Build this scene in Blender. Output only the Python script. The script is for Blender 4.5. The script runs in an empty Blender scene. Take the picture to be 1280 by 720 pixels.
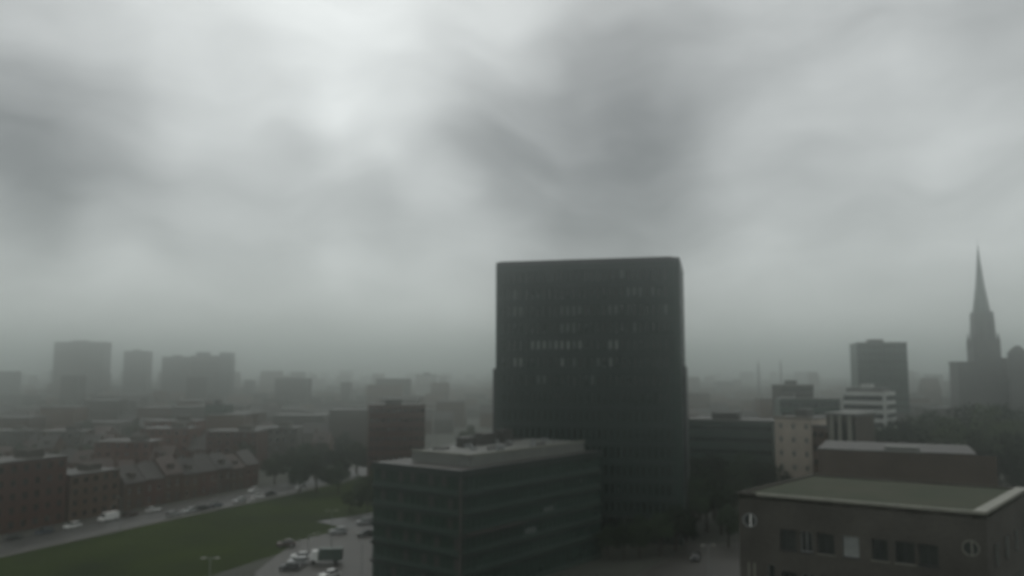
import bpy, math, random
from mathutils import Vector, Matrix
R = math.radians
rng = random.Random(11)
sc = bpy.context.scene
C = sc.collection

# ------------------------------------------------------------------ camera
FPX, PITCH, CAMZ = 1024.0, math.atan(103/1024), 40.0
cd = bpy.data.cameras.new('camera'); cam = bpy.data.objects.new('camera', cd); C.objects.link(cam)
cd.sensor_width = 36; cd.lens = 36*FPX/1280; cd.clip_start = 0.5; cd.clip_end = 20000
cam.location = (0, 0, CAMZ); cam.rotation_euler = (R(90)+PITCH, 0, 0)
sc.camera = cam
# the lens has focused on something close, so the town is a little soft
cd.dof.use_dof = True; cd.dof.focus_distance = 2.0; cd.dof.aperture_fstop = 2.8
CP, SP = math.cos(PITCH), math.sin(PITCH)
def ray(px, py):
    u = (px-640)/FPX; v = (360-py)/FPX
    return Vector((u, CP-v*SP, SP+v*CP))
def P(px, py, d):                       # world point seen at a photo position, d metres ahead
    r = ray(px, py); return Vector((0, 0, CAMZ))+r*(d/r.y)
def G(px, py, z=0.0):                   # ground point
    r = ray(px, py); t = (z-CAMZ)/r.z
    return Vector((0, 0, CAMZ))+r*t
def pix(p):
    q = p-Vector((0, 0, CAMZ)); f = q.y*CP+q.z*SP; u = -q.y*SP+q.z*CP
    return (640+FPX*q.x/f, 360-FPX*u/f) if f > 0.1 else (-9999, -9999)

# ------------------------------------------------------------------ materials
def mat(name, a, b=None, rough=0.7, scale=0.5, detail=6, spec=0.4, bump=0.0, metal=0.0, rnd=0.0, stretch=(1, 1, 1)):
    m = bpy.data.materials.new(name); m.use_nodes = True
    nt = m.node_tree; N = nt.nodes; L = nt.links
    p = N['Principled BSDF']; p.inputs['Roughness'].default_value = rough
    p.inputs['Specular IOR Level'].default_value = spec; p.inputs['Metallic'].default_value = metal
    b = b or tuple(c*0.7 for c in a)
    tc = N.new('ShaderNodeTexCoord'); mp = N.new('ShaderNodeMapping'); mp.inputs['Scale'].default_value = stretch
    L.new(tc.outputs['Object'], mp.inputs['Vector'])
    no = N.new('ShaderNodeTexNoise'); no.inputs['Scale'].default_value = scale; no.inputs['Detail'].default_value = detail
    no.inputs['Roughness'].default_value = 0.62
    L.new(mp.outputs[0], no.inputs['Vector'])
    rp = N.new('ShaderNodeMapRange'); rp.inputs['From Min'].default_value = 0.32; rp.inputs['From Max'].default_value = 0.68
    L.new(no.outputs['Fac'], rp.inputs['Value'])
    mx = N.new('ShaderNodeMix'); mx.data_type = 'RGBA'
    mx.inputs['A'].default_value = (*a, 1); mx.inputs['B'].default_value = (*b, 1)
    L.new(rp.outputs[0], mx.inputs['Factor'])
    out = mx.outputs['Result']
    if rnd:
        oi = N.new('ShaderNodeObjectInfo'); mr = N.new('ShaderNodeMapRange')
        mr.inputs['To Min'].default_value = 1-rnd; mr.inputs['To Max'].default_value = 1+rnd
        L.new(oi.outputs['Random'], mr.inputs['Value'])
        hs = N.new('ShaderNodeHueSaturation'); L.new(mr.outputs[0], hs.inputs['Value']); L.new(out, hs.inputs['Color'])
        out = hs.outputs['Color']
    L.new(out, p.inputs['Base Color'])
    if bump:
        bp = N.new('ShaderNodeBump'); bp.inputs['Strength'].default_value = bump; bp.inputs['Distance'].default_value = 0.05
        L.new(no.outputs['Fac'], bp.inputs['Height']); L.new(bp.outputs[0], p.inputs['Normal'])
    return m

def brick_mat(name, c1, c2, mortar, stain=0.35):
    m = mat(name, c1, c2, rough=0.85, scale=0.25, spec=0.2); nt = m.node_tree; N = nt.nodes; L = nt.links
    p = N['Principled BSDF']; tc = [n for n in N if n.type == 'TEX_COORD'][0]
    sx = N.new('ShaderNodeSeparateXYZ'); L.new(tc.outputs['Object'], sx.inputs[0])
    ad = N.new('ShaderNodeMath'); ad.operation = 'ADD'; L.new(sx.outputs['X'], ad.inputs[0]); L.new(sx.outputs['Y'], ad.inputs[1])
    cb = N.new('ShaderNodeCombineXYZ'); L.new(ad.outputs[0], cb.inputs['X']); L.new(sx.outputs['Z'], cb.inputs['Y'])
    br = N.new('ShaderNodeTexBrick'); L.new(cb.outputs[0], br.inputs['Vector'])
    br.inputs['Scale'].default_value = 1.0; br.inputs['Brick Width'].default_value = 0.22; br.inputs['Row Height'].default_value = 0.07
    br.inputs['Mortar Size'].default_value = 0.009
    br.inputs['Color1'].default_value = (*c1, 1); br.inputs['Color2'].default_value = (*c2, 1); br.inputs['Mortar'].default_value = (*mortar, 1)
    no = [n for n in N if n.type == 'TEX_NOISE'][0]
    mr = N.new('ShaderNodeMapRange'); mr.inputs['From Min'].default_value = 0.3; mr.inputs['From Max'].default_value = 0.7
    mr.inputs['To Min'].default_value = 1-stain; mr.inputs['To Max'].default_value = 1+stain*0.4
    L.new(no.outputs['Fac'], mr.inputs['Value'])
    hs = N.new('ShaderNodeHueSaturation'); L.new(br.outputs['Color'], hs.inputs['Color']); L.new(mr.outputs[0], hs.inputs['Value'])
    L.new(hs.outputs['Color'], p.inputs['Base Color'])
    return m

def glass_mat(name, a, rough=0.12, spec=0.5):
    return mat(name, a, tuple(c*0.6 for c in a), rough=rough, scale=0.35, spec=spec, detail=2)

M = dict(
    asphalt=mat('asphalt', (.045, .046, .045), (.03, .031, .03), rough=.45, scale=.15, bump=.1),
    paving=mat('paving', (.052, .049, .042), (.036, .034, .030), rough=.55, scale=.12, bump=.1),
    pave2=mat('pavement', (.075, .072, .065), (.052, .050, .046), rough=.6, scale=.2),
    white=mat('road_paint', (.55, .55, .53), (.4, .4, .39), rough=.6, scale=1.5),
    grass=mat('grass', (.026, .042, .003), (.009, .017, .002), rough=.95, scale=.05, spec=.1, detail=9),
    soil=mat('urban_ground', (.055, .056, .045), (.035, .04, .03), rough=.9, scale=.02, detail=8),
    dark_panel=mat('dark_panel', (.013, .031, .024), (.009, .022, .017), rough=.55, scale=.08, rnd=0),
    dark_trim=mat('dark_trim', (.045, .05, .05), (.03, .034, .034), rough=.5, scale=.4),
    glass=glass_mat('dark_glass', (.012, .018, .017)),
    tower_glass=glass_mat('tower_glass', (.010, .017, .015), rough=.22, spec=.45),
    window_dim=glass_mat('dim_window', (.040, .046, .042), rough=.2),
    glass2=glass_mat('green_glass', (.026, .050, .039), rough=.2),
    blind=mat('pale_blind', (.46, .47, .44), (.36, .37, .35), rough=.9, scale=3, stretch=(8, 8, .2)),
    blind3=mat('grey_blind', (.27, .285, .27), (.20, .215, .205), rough=.9, scale=2),
    blind2=mat('dim_blind', (.16, .18, .17), (.11, .125, .12), rough=.9, scale=2),
    spandrel=mat('spandrel', (.020, .030, .026), (.014, .021, .018), rough=.35, scale=.4),
    green_panel=mat('green_panel', (.036, .060, .047), (.026, .046, .036), rough=.4, scale=.2),
    roof_grey=mat('roof_membrane', (.052, .049, .043), (.036, .034, .030), rough=.55, scale=.25, bump=.1),
    roof_pale=mat('roof_pale', (.16, .165, .15), (.11, .115, .105), rough=.6, scale=.3),
    sedum=mat('sedum_roof', (.056, .068, .048), (.075, .078, .058), rough=.95, scale=.22, detail=9, spec=.1),
    coping=mat('zinc_coping', (.25, .25, .205), (.17, .17, .145), rough=.5, scale=.8),
    metal=mat('grey_metal', (.30, .31, .31), (.2, .21, .21), rough=.4, scale=2, metal=.3),
    steel_dark=mat('dark_metal', (.05, .05, .05), rough=.5, scale=2),
    brick=brick_mat('brown_brick', (.092, .087, .074), (.068, .064, .055), (.08, .078, .07)),
    brick_red=mat('red_brick', (.108, .045, .031), (.072, .033, .024), rough=.9, scale=.4, rnd=.25, spec=.15),
    brick_brown=mat('town_brown_brick', (.088, .051, .032), (.060, .036, .024), rough=.9, scale=.4, rnd=.25, spec=.15),
    brick_pale=mat('weathered_brick', (.105, .09, .076), (.075, .064, .055), rough=.9, scale=.25, spec=.15),
    render=mat('grey_render', (.082, .073, .061), (.06, .053, .045), rough=.9, scale=.3, rnd=.25, spec=.15),
    cream=mat('cream_stone', (.46, .40, .33), (.35, .31, .26), rough=.85, scale=.2, spec=.15),
    whitewall=mat('white_cladding', (.46, .47, .44), (.36, .37, .35), rough=.5, scale=.3),
    tile=mat('roof_tile', (.044, .038, .034), (.029, .026, .023), rough=.6, scale=.6, rnd=.3, bump=.2),
    tile_red=mat('roof_tile_red', (.065, .042, .035), (.05, .034, .029), rough=.65, scale=.6, rnd=.25, bump=.2),
    stone=mat('church_stone', (.10, .10, .095), (.07, .072, .07), rough=.9, scale=.2),
    copper=mat('weathered_copper', (.085, .105, .095), (.06, .078, .072), rough=.6, scale=.3),
    bark=mat('bark', (.05, .042, .032), (.03, .026, .02), rough=.95, scale=3),
    leaf=mat('leaves', (.046, .062, .026), (.026, .038, .018), rough=.95, scale=.35, rnd=.3, spec=.05),
    leaf2=mat('leaves_deep', (.034, .05, .026), (.02, .032, .018), rough=.95, scale=.35, rnd=.3, spec=.05),
    rubber=mat('tyre', (.015, .015, .015), rough=.9),
    lamp_red=mat('tail_lamp', (.25, .02, .015), rough=.3),
    lamp_white=mat('lamp_glass', (.75, .75, .72), (.65, .65, .62), rough=.2),
    car_white=mat('car_white', (.72, .72, .70), (.66, .66, .64), rough=.25, spec=.6),
    car_silver=mat('car_silver', (.42, .43, .43), (.36, .37, .37), rough=.3, metal=.4),
    car_dark=mat('car_dark', (.02, .022, .025), rough=.25, spec=.6),
    car_blue=mat('car_blue', (.03, .045, .075), rough=.25, spec=.6),
    car_red=mat('car_red', (.05, .012, .011), rough=.25, spec=.6),
)

# ------------------------------------------------------------------ mesh builder
CH = {}                                 # children by parent
class MB:
    def __init__(s): s.v = []; s.f = []; s.mi = []
    def face(s, pts, k=0):
        n = len(s.v); s.v += [tuple(p) for p in pts]; s.f.append(tuple(range(n, n+len(pts)))); s.mi.append(k); return s
    def box(s, x0, x1, y0, y1, z0, z1, k=0):
        return s.prism([(x0, y0), (x1, y0), (x1, y1), (x0, y1)], z0, z1, k)
    def prism(s, poly, z0, z1, k=0, top=None):           # counter-clockwise polygon
        n = len(s.v); m = len(poly); top = top or poly
        s.v += [(x, y, z0) for x, y in poly]+[(x, y, z1) for x, y in top]
        for i in range(m):
            j = (i+1) % m; s.f.append((n+i, n+j, n+m+j, n+m+i)); s.mi.append(k)
        s.f.append(tuple(n+m+i for i in range(m))); s.f.append(tuple(n+m-1-i for i in range(m))); s.mi += [k, k]
        return s
    def gable(s, x0, x1, y0, y1, z0, z1, t=0.25, ov=0.35):   # pitched roof with thickness, ridge along x
        ym = (y0+y1)/2; sl = (z1-z0)/(ym-y0)
        a = [(y0-ov, z0-ov*sl), (ym, z1), (y1+ov, z0-ov*sl), (y1+ov, z0-ov*sl+t), (ym, z1+t), (y0-ov, z0-ov*sl+t)]
        n = len(s.v)
        s.v += [(x0-.15, y, z) for y, z in a]+[(x1+.15, y, z) for y, z in a]
        for i in range(6):
            j = (i+1) % 6; s.f.append((n+i, n+6+i, n+6+j, n+j)); s.mi.append(0)
        s.f += [(n+0, n+1, n+4, n+5), (n+1, n+2, n+3, n+4), (n+11, n+10, n+7, n+6), (n+10, n+9, n+8, n+7)]; s.mi += [0]*4
        return s
    def gwall(s, x0, x1, y0, y1, z0, ze, zr):            # wall with gable ends (ridge along x)
        ym = (y0+y1)/2; n = len(s.v); a = [(y0, z0), (y1, z0), (y1, ze), (ym, zr), (y0, ze)]
        s.v += [(x0, y, z) for y, z in a]+[(x1, y, z) for y, z in a]
        for i in range(5):
            j = (i+1) % 5; s.f.append((n+i, n+j, n+5+j, n+5+i)); s.mi.append(0)
        s.f += [(n+4, n+3, n+2, n+1, n), (n+5, n+6, n+7, n+8, n+9)]; s.mi += [0, 0]
        return s
    def tube(s, a, b, r0, r1=None, n=8, k=0):
        a, b = Vector(a), Vector(b); r1 = r0 if r1 is None else r1
        d = (b-a).normalized(); u = d.orthogonal().normalized(); w = d.cross(u); o = len(s.v)
        for c, r in ((a, r0), (b, r1)):
            for i in range(n):
                t = 2*math.pi*i/n; s.v.append(tuple(c+u*(r*math.cos(t))+w*(r*math.sin(t))))
        for i in range(n):
            j = (i+1) % n; s.f.append((o+i, o+j, o+n+j, o+n+i)); s.mi.append(k)
        s.f.append(tuple(o+n-1-i for i in range(n))); s.f.append(tuple(o+n+i for i in range(n))); s.mi += [k, k]
        return s
    def ring(s, cx, y, cz, r0, r1, dy, n=28):            # flat ring standing on a wall facing -y
        for i in range(n):
            t0, t1 = 2*math.pi*i/n, 2*math.pi*(i+1)/n
            q = lambda r, t, yy: (cx+r*math.cos(t), yy, cz+r*math.sin(t))
            s.face([q(r0, t0, y-dy), q(r1, t0, y-dy), q(r1, t1, y-dy), q(r0, t1, y-dy)])
            s.face([q(r1, t0, y-dy), q(r1, t0, y), q(r1, t1, y), q(r1, t1, y-dy)])
            s.face([q(r0, t0, y), q(r0, t0, y-dy), q(r0, t1, y-dy), q(r0, t1, y)])
        return s
    def panel(s, x0, x1, z0, z1, holes, y=0.0, depth=0.3):   # wall sheet facing -y with openings and their reveals
        xs = sorted({x0, x1, *[v for h in holes for v in h[:2]]}); zs = sorted({z0, z1, *[v for h in holes for v in h[2:]]})
        hs = set()
        for h in holes:
            for i in range(len(xs)-1):
                if h[0] <= xs[i] < h[1]:
                    for j in range(len(zs)-1):
                        if h[2] <= zs[j] < h[3]: hs.add((i, j))
        for i in range(len(xs)-1):
            for j in range(len(zs)-1):
                if (i, j) in hs: continue
                s.face([(xs[i], y, zs[j]), (xs[i+1], y, zs[j]), (xs[i+1], y, zs[j+1]), (xs[i], y, zs[j+1])])
        for a, b, c, d in holes:
            e = y+depth
            s.face([(a, y, c), (a, e, c), (a, e, d), (a, y, d)]); s.face([(b, y, c), (b, y, d), (b, e, d), (b, e, c)])
            s.face([(a, y, c), (b, y, c), (b, e, c), (a, e, c)]); s.face([(a, y, d), (a, e, d), (b, e, d), (b, y, d)])
        return s
    def mesh(s, name, mats, smooth=False):
        me = bpy.data.meshes.new(name); me.from_pydata(s.v, [], s.f)
        for m in (mats if isinstance(mats, list) else [mats]): me.materials.append(m)
        me.polygons.foreach_set('material_index', s.mi)
        if smooth: me.polygons.foreach_set('use_smooth', [True]*len(s.f))
        me.update(); return me
    def build(s, name, mats, parent=None, smooth=False):
        o = bpy.data.objects.new(name, s.mesh(name, mats, smooth)); C.objects.link(o); o.parent = parent
        if parent is not None: CH.setdefault(parent.as_pointer(), []).append(o)
        return o

def tag(o, label=None, cat=None, group=None, kind=None):
    if label: o['label'] = label
    if cat: o['category'] = cat
    if group: o['group'] = group
    if kind: o['kind'] = kind
    return o
def thing(name, label, cat, loc=(0, 0, 0), rz=0.0, group=None):
    o = bpy.data.objects.new(name, None); C.objects.link(o); o.empty_display_size = .5
    o.location = loc; o.rotation_euler = (0, 0, rz); return tag(o, label, cat, group)
def copy_tree(o, parent=None):
    c = o.copy(); C.objects.link(c)
    if parent is not None: c.parent = parent; CH.setdefault(parent.as_pointer(), []).append(c)
    for ch in list(CH.get(o.as_pointer(), ())): copy_tree(ch, c)
    return c
DEAD = []
def kill(o):
    for ch in CH.get(o.as_pointer(), ()): kill(ch)
    C.objects.unlink(o); DEAD.append(o)
def struct(o): o['kind'] = 'structure'; return o
FILL = []                               # filler things to be checked for visibility and then labelled
ORD = ['leftmost', 'second', 'third', 'fourth', 'fifth', 'sixth', 'seventh', 'eighth', 'ninth', 'tenth', 'eleventh', 'twelfth',
       'thirteenth', 'fourteenth', 'fifteenth', 'sixteenth', 'seventeenth', 'eighteenth', 'nineteenth', 'twentieth']

# ------------------------------------------------------------------ ground
g = MB().box(-4500, 4500, -400, 5500, -.4, 0).build('ground', M['soil']); struct(g)
def strip(name, m, pts, offa, offb, z, h=0.0, kind='structure'):   # ribbon along a polyline between two side offsets
    b = MB(); L, Rr = [], []
    for i, p in enumerate(pts):
        a = Vector(pts[max(i-1, 0)]); c = Vector(pts[min(i+1, len(pts)-1)]); d = (c-a).normalized(); n = Vector((d.y, -d.x))
        L.append(Vector(p)+n*offa); Rr.append(Vector(p)+n*offb)
    for i in range(len(pts)-1):
        b.prism([tuple(L[i]), tuple(Rr[i]), tuple(Rr[i+1]), tuple(L[i+1])], z-max(h, .003), z)
    o = b.build(name, m); o['kind'] = kind; return o
ROAD = [(-165, 70), (-128, 160), (-99, 231), (-81, 272), (-62, 322), (-40, 390), (-12, 500)]
strip('lawn', M['grass'], ROAD, 9.1, 62, .004)
strip('road', M['asphalt'], ROAD, -6.5, 6.5, .008)
strip('pavement', M['pave2'], ROAD, -10.0, -6.5, .125, .12)
strip('pavement', M['pave2'], ROAD, 6.5, 9.0, .125, .12)
# centre line dashes and parking-bay lines
b = MB()
for i in range(len(ROAD)-1):
    a, c = Vector(ROAD[i]), Vector(ROAD[i+1]); d = (c-a).normalized(); n = Vector((d.y, -d.x)); t = 0
    while t < (c-a).length-3:
        q = a+d*t; w = n*.07
        b.prism([tuple(q-w), tuple(q+w), tuple(q+d*3+w), tuple(q+d*3-w)], .009, .012); t += 8
    for s in (-4.2, 4.2):
        q = a+n*s; w = n*.05
        b.prism([tuple(q-w), tuple(q+w), tuple(c+n*s+w), tuple(c+n*s-w)], .009, .012)
struct(b.build('road_marking', M['white']))
# paved forecourt beside the glass office, with a small car park
fc = [G(372, 676), G(436, 660), G(520, 664), G(520, 760), G(330, 760), G(318, 716), G(352, 690)]
struct(MB().prism([(p.x, p.y) for p in fc][::-1], .006, .016).build('forecourt_paving', M['paving']))
cp = [G(395, 652), G(470, 640), G(520, 664), G(436, 660)]
struct(MB().prism([(p.x, p.y) for p in cp][::-1], .004, .011).build('car_park', M['asphalt']))
fc2 = [G(800, 716), G(868, 678), G(935, 678), G(1010, 760), G(770, 760)]
struct(MB().prism([(p.x, p.y) for p in fc2][::-1], .004, .013).build('street_paving', M['paving']))

# ------------------------------------------------------------------ dark office tower
def tower():
    A = Vector((-4.0, 203.0)); B_ = Vector((39.7, 192.5)); W = (B_-A).length; rz = math.atan2(B_.y-A.y, B_.x-A.x)
    t = thing('office_tower', 'tall dark office tower with rows of narrow slit windows, rising into the cloud', 'tower', (A.x, A.y, 0), rz)
    D, H, nx, z0, sh = 30.0, 67.0, 29, 6.0, 4.2
    cw = (W-2.4)/nx; holes = []; cells = []
    for j in range(14):
        for i in range(nx):
            x = 1.2+cw*(i+.5); z = z0+sh*j+.9; holes.append((x-.36, x+.36, z, z+2.5)); cells.append((i, j, x, z))
    w = MB().panel(0, W, z0, H-1.2, holes, 0, .35)
    rc = 1.6
    arc = [(W-rc+rc*math.sin(a), rc-rc*math.cos(a)) for a in [R(15*k) for k in range(7)]]
    w = MB().panel(0, W-rc, z0, H-1.2, [h for h in holes if h[1] < W-rc], 0, .35)
    sides = [(W-rc, 0)]+arc[1:]+[(W, D), (0, D), (0, 0)]
    for p, q in zip(sides[:-1], sides[1:]):
        w.face([(p[0], p[1], z0), (q[0], q[1], z0), (q[0], q[1], H-1.2), (p[0], p[1], H-1.2)])
    w.build('wall', M['dark_panel'], t)
    outl = [(0, 0), (W-rc, 0)]+arc[1:]+[(W, D), (0, D)]
    MB().prism([(x*1.0, y) for x, y in outl], H-1.2, H-.2).build('parapet', M['dark_trim'], t)
    r = MB().box(.6, W-1.8, .6, D-.6, H-.2, H+.05).build('roof', M['roof_grey'], t)
    # floor ledges read as faint horizontal joints
    b = MB()
    for j in range(15): b.box(0, W-rc, -.09, .002, z0+sh*j-.12, z0+sh*j+.12)
    b.build('floor_ledge', M['dark_trim'], t)
    pale = {(x, 8) for x in range(5, 14)} | {(2, 7), (3, 7), (10, 7), (12, 7), (16, 7), (18, 7), (6, 6), (15, 6), (7, 6), (10, 9), (11, 9), (12, 9), (18, 8), (19, 8),
            (21, 11), (22, 11), (23, 11), (25, 11), (10, 10), (11, 10), (12, 10), (13, 10), (18, 10), (19, 10), (27, 10), (2, 10), (3, 10), (2, 11), (20, 12), (22, 9)}
    pale = {(x, j+1) for x, j in pale}
    single = []
    rest = MB()
    for i, j, x, z in cells:
        if x+.36 >= W-rc: continue
        if (i, j) in pale: single.append((0, i, j, x, z))
        else: single.append((1+abs(j-9), i, j, x, z))
    single.sort()
    for k, (pr, i, j, x, z) in enumerate(single):
        bb = MB() if k < 100 else rest
        bb.box(x-.38, x+.38, .22, .34, z-.02, z+2.52, 0)
        if pr == 0: bb.box(x-.30, x+.30, .16, .215, z+.5, z+2.45, 1)
        if k < 100:
            bb.build('window', [M['tower_glass'], M['blind3'] if j in (8, 9) and i % 4 else M['blind2']], t)
    sd = MB()
    for j in range(14):
        for i in range(9):
            y = 3+i*3.0; z = z0+sh*j+.9
            rest.box(W-.01, W+.04, y, y+.75, z, z+2.5)
    o = rest.build('window', [M['tower_glass'], M['blind']], t); o['kind'] = 'stuff'
    # slightly wider lower storeys on the flanks, and the ground storey
    MB().box(-1.5, -.003, 3, D-3, 0, 40.5).build('side_wing', M['dark_trim'], t)
    MB().box(W+.045, W+.6, 6, D-3, 0, 41).build('side_wing', M['dark_trim'], t)
    MB().box(.5, W-.5, .5, D, 0, z0).build('ground_storey', M['tower_glass'], t)
    for k in range(8): MB().box(1+k*6-.3, 1+k*6+.3, .05, .495, 0, z0).build('column', M['dark_trim'], t)
    return t
tower()

# ------------------------------------------------------------------ glass office in front of the tower
def glass_office():
    K = Vector((-8.9, 145.0)); rz = math.atan2(.785, .62)
    t = thing('glass_office', 'low dark green glass office block with banded floors and a pale raised roof', 'office building', (K.x, K.y, 0), rz)
    LX, LY = 46.0, 22.9       # local x runs back along the right face (y=0), local y along the left face (x=0)
    zs = [0, 4.6, 8.0, 11.4, 14.8, 18.2]; top = 22.5
    prev = 0
    for i in range(6):
        z0 = zs[i]; z1 = zs[i+1]-.55 if i < 5 else top-1.1
        gz = MB().box(.35, LX-.35, .35, LY-.35, z0, z1).build('glazing', M['glass2'], t)
        mu = MB(); h0, h1 = z0+.05, z1-.02
        n = int(LX/1.5)
        for k in range(1, n): x = k*LX/n; mu.box(x-.05, x+.05, .24, .349, h0, h1)
        mu.build('mullion', M['dark_trim'], gz); mu = MB()
        n = int(LY/1.5)
        for k in range(1, n): y = k*LY/n; mu.box(.24, .349, y-.05, y+.05, h0, h1)
        mu.build('mullion', M['dark_trim'], gz)
        # panels of lighter green glass below each sill
        pn = MB().box(.27, LX-.3, .27, .345, z0+.03, z0+.95).box(.27, .345, .35, LY-.3, z0+.03, z0+.95)
        pn.build('sill_panel', M['green_panel'], gz)
        if i < 5: MB().box(0, LX, 0, LY, z1, zs[i+1]).build('floor_band', M['spandrel'], t)
        bl = [(i*3+k*5) % 13 for k in range(3+(i % 3))]
        for k in sorted(set(bl)):
            y = .6+k*1.55
            if y+1.3 < LY: MB().box(.30, .348, y, y+1.25, z1-1.9, z1-.1).build('blind', M['roof_grey'], t)
    MB().box(0, LX, 0, LY, top-1.1, top).build('parapet', M['spandrel'], t)
    MB().box(-.1, LX+.1, -.1, .35, top, top+.12).box(-.1, .35, .351, LY+.1, top, top+.12).build('coping', M['dark_trim'], t)
    MB().box(-.12, .36, -.12, .36, 0, top-1.1).build('corner_post', M['roof_grey'], t)
    MB().box(1, 17, -1.1, -.005, 11.35, 11.75).build('ledge', M['roof_grey'], t)
    for x, z in ((25, 12.2), (19, 9.0)): MB().box(x, x+3.2, .30, .349, z, z+.9).build('blind', M['blind2'], t)
    rf = MB().box(6, LX-2.5, 3, 18.0, top+.02, top+2.0).build('roof', [M['roof_pale']], t)
    MB().box(.4, LX-.4, .4, LY-.4, top-.3, top+.015).build('roof_terrace', M['roof_grey'], t)
    MB().box(5.8, LX-2.3, 2.8, 3.1, top+2.0, top+2.3).box(5.8, 6.1, 3.101, 18.2, top+2.0, top+2.3).build('roof_edge', M['coping'], rf)
    q = random.Random(3); zt = top+2.0
    for k in range(26):          # vents, ducts, fan boxes on the raised roof
        x = q.uniform(8, LX-6); y = q.uniform(4.5, 17); s = q.uniform(.5, 1.4); h = q.uniform(.4, 1.1)
        if k % 3 == 0: MB().tube((x, y, zt), (x, y, zt+h), s*.3, n=10).tube((x, y, zt+h), (x, y, zt+h+.2), s*.45, n=10).build('roof_vent', M['metal'], rf)
        elif k % 3 == 1: MB().box(x, x+s, y, y+s*.8, zt, zt+h*.8).box(x-.05, x+s+.05, y-.05, y+s*.8+.05, zt+h*.8, zt+h*.8+.1).build('fan_box', M['metal'], rf)
        else: MB().box(x, x+s*2.4, y, y+.35, zt+.15, zt+.5).box(x, x+.15, y+.02, y+.3, zt, zt+.15).box(x+s*2.2, x+s*2.35, y+.02, y+.3, zt, zt+.15).build('duct', M['roof_grey'], rf)
    for x, y, a, h in ((24, 15.2, 4.0, 2.2), (30, 14.6, 3.0, 2.6), (17.5, 14.6, 3.4, 1.8)):
        MB().box(x, x+a, y, y+2.4, zt, zt+h).box(x-.1, x+a+.1, y-.1, y+2.5, zt+h, zt+h+.12).build('plant_housing', M['roof_grey'], rf)
    for x, y in ((9, 16.5), (14, 5.0), (33, 5.5)): MB().tube((x, y, zt), (x, y, zt+1.9), .05).build('antenna', M['metal'], rf)
    # rail along the terrace
    rl = MB().box(.5, 5.5, 2.0, 2.05, top+.95, top+1.0)
    for k in range(6): rl.box(.5+k, .54+k, 2.0, 2.05, top+.015, top+.95)
    rl.build('railing', M['metal'], t)
    return t
glass_office()

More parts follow.
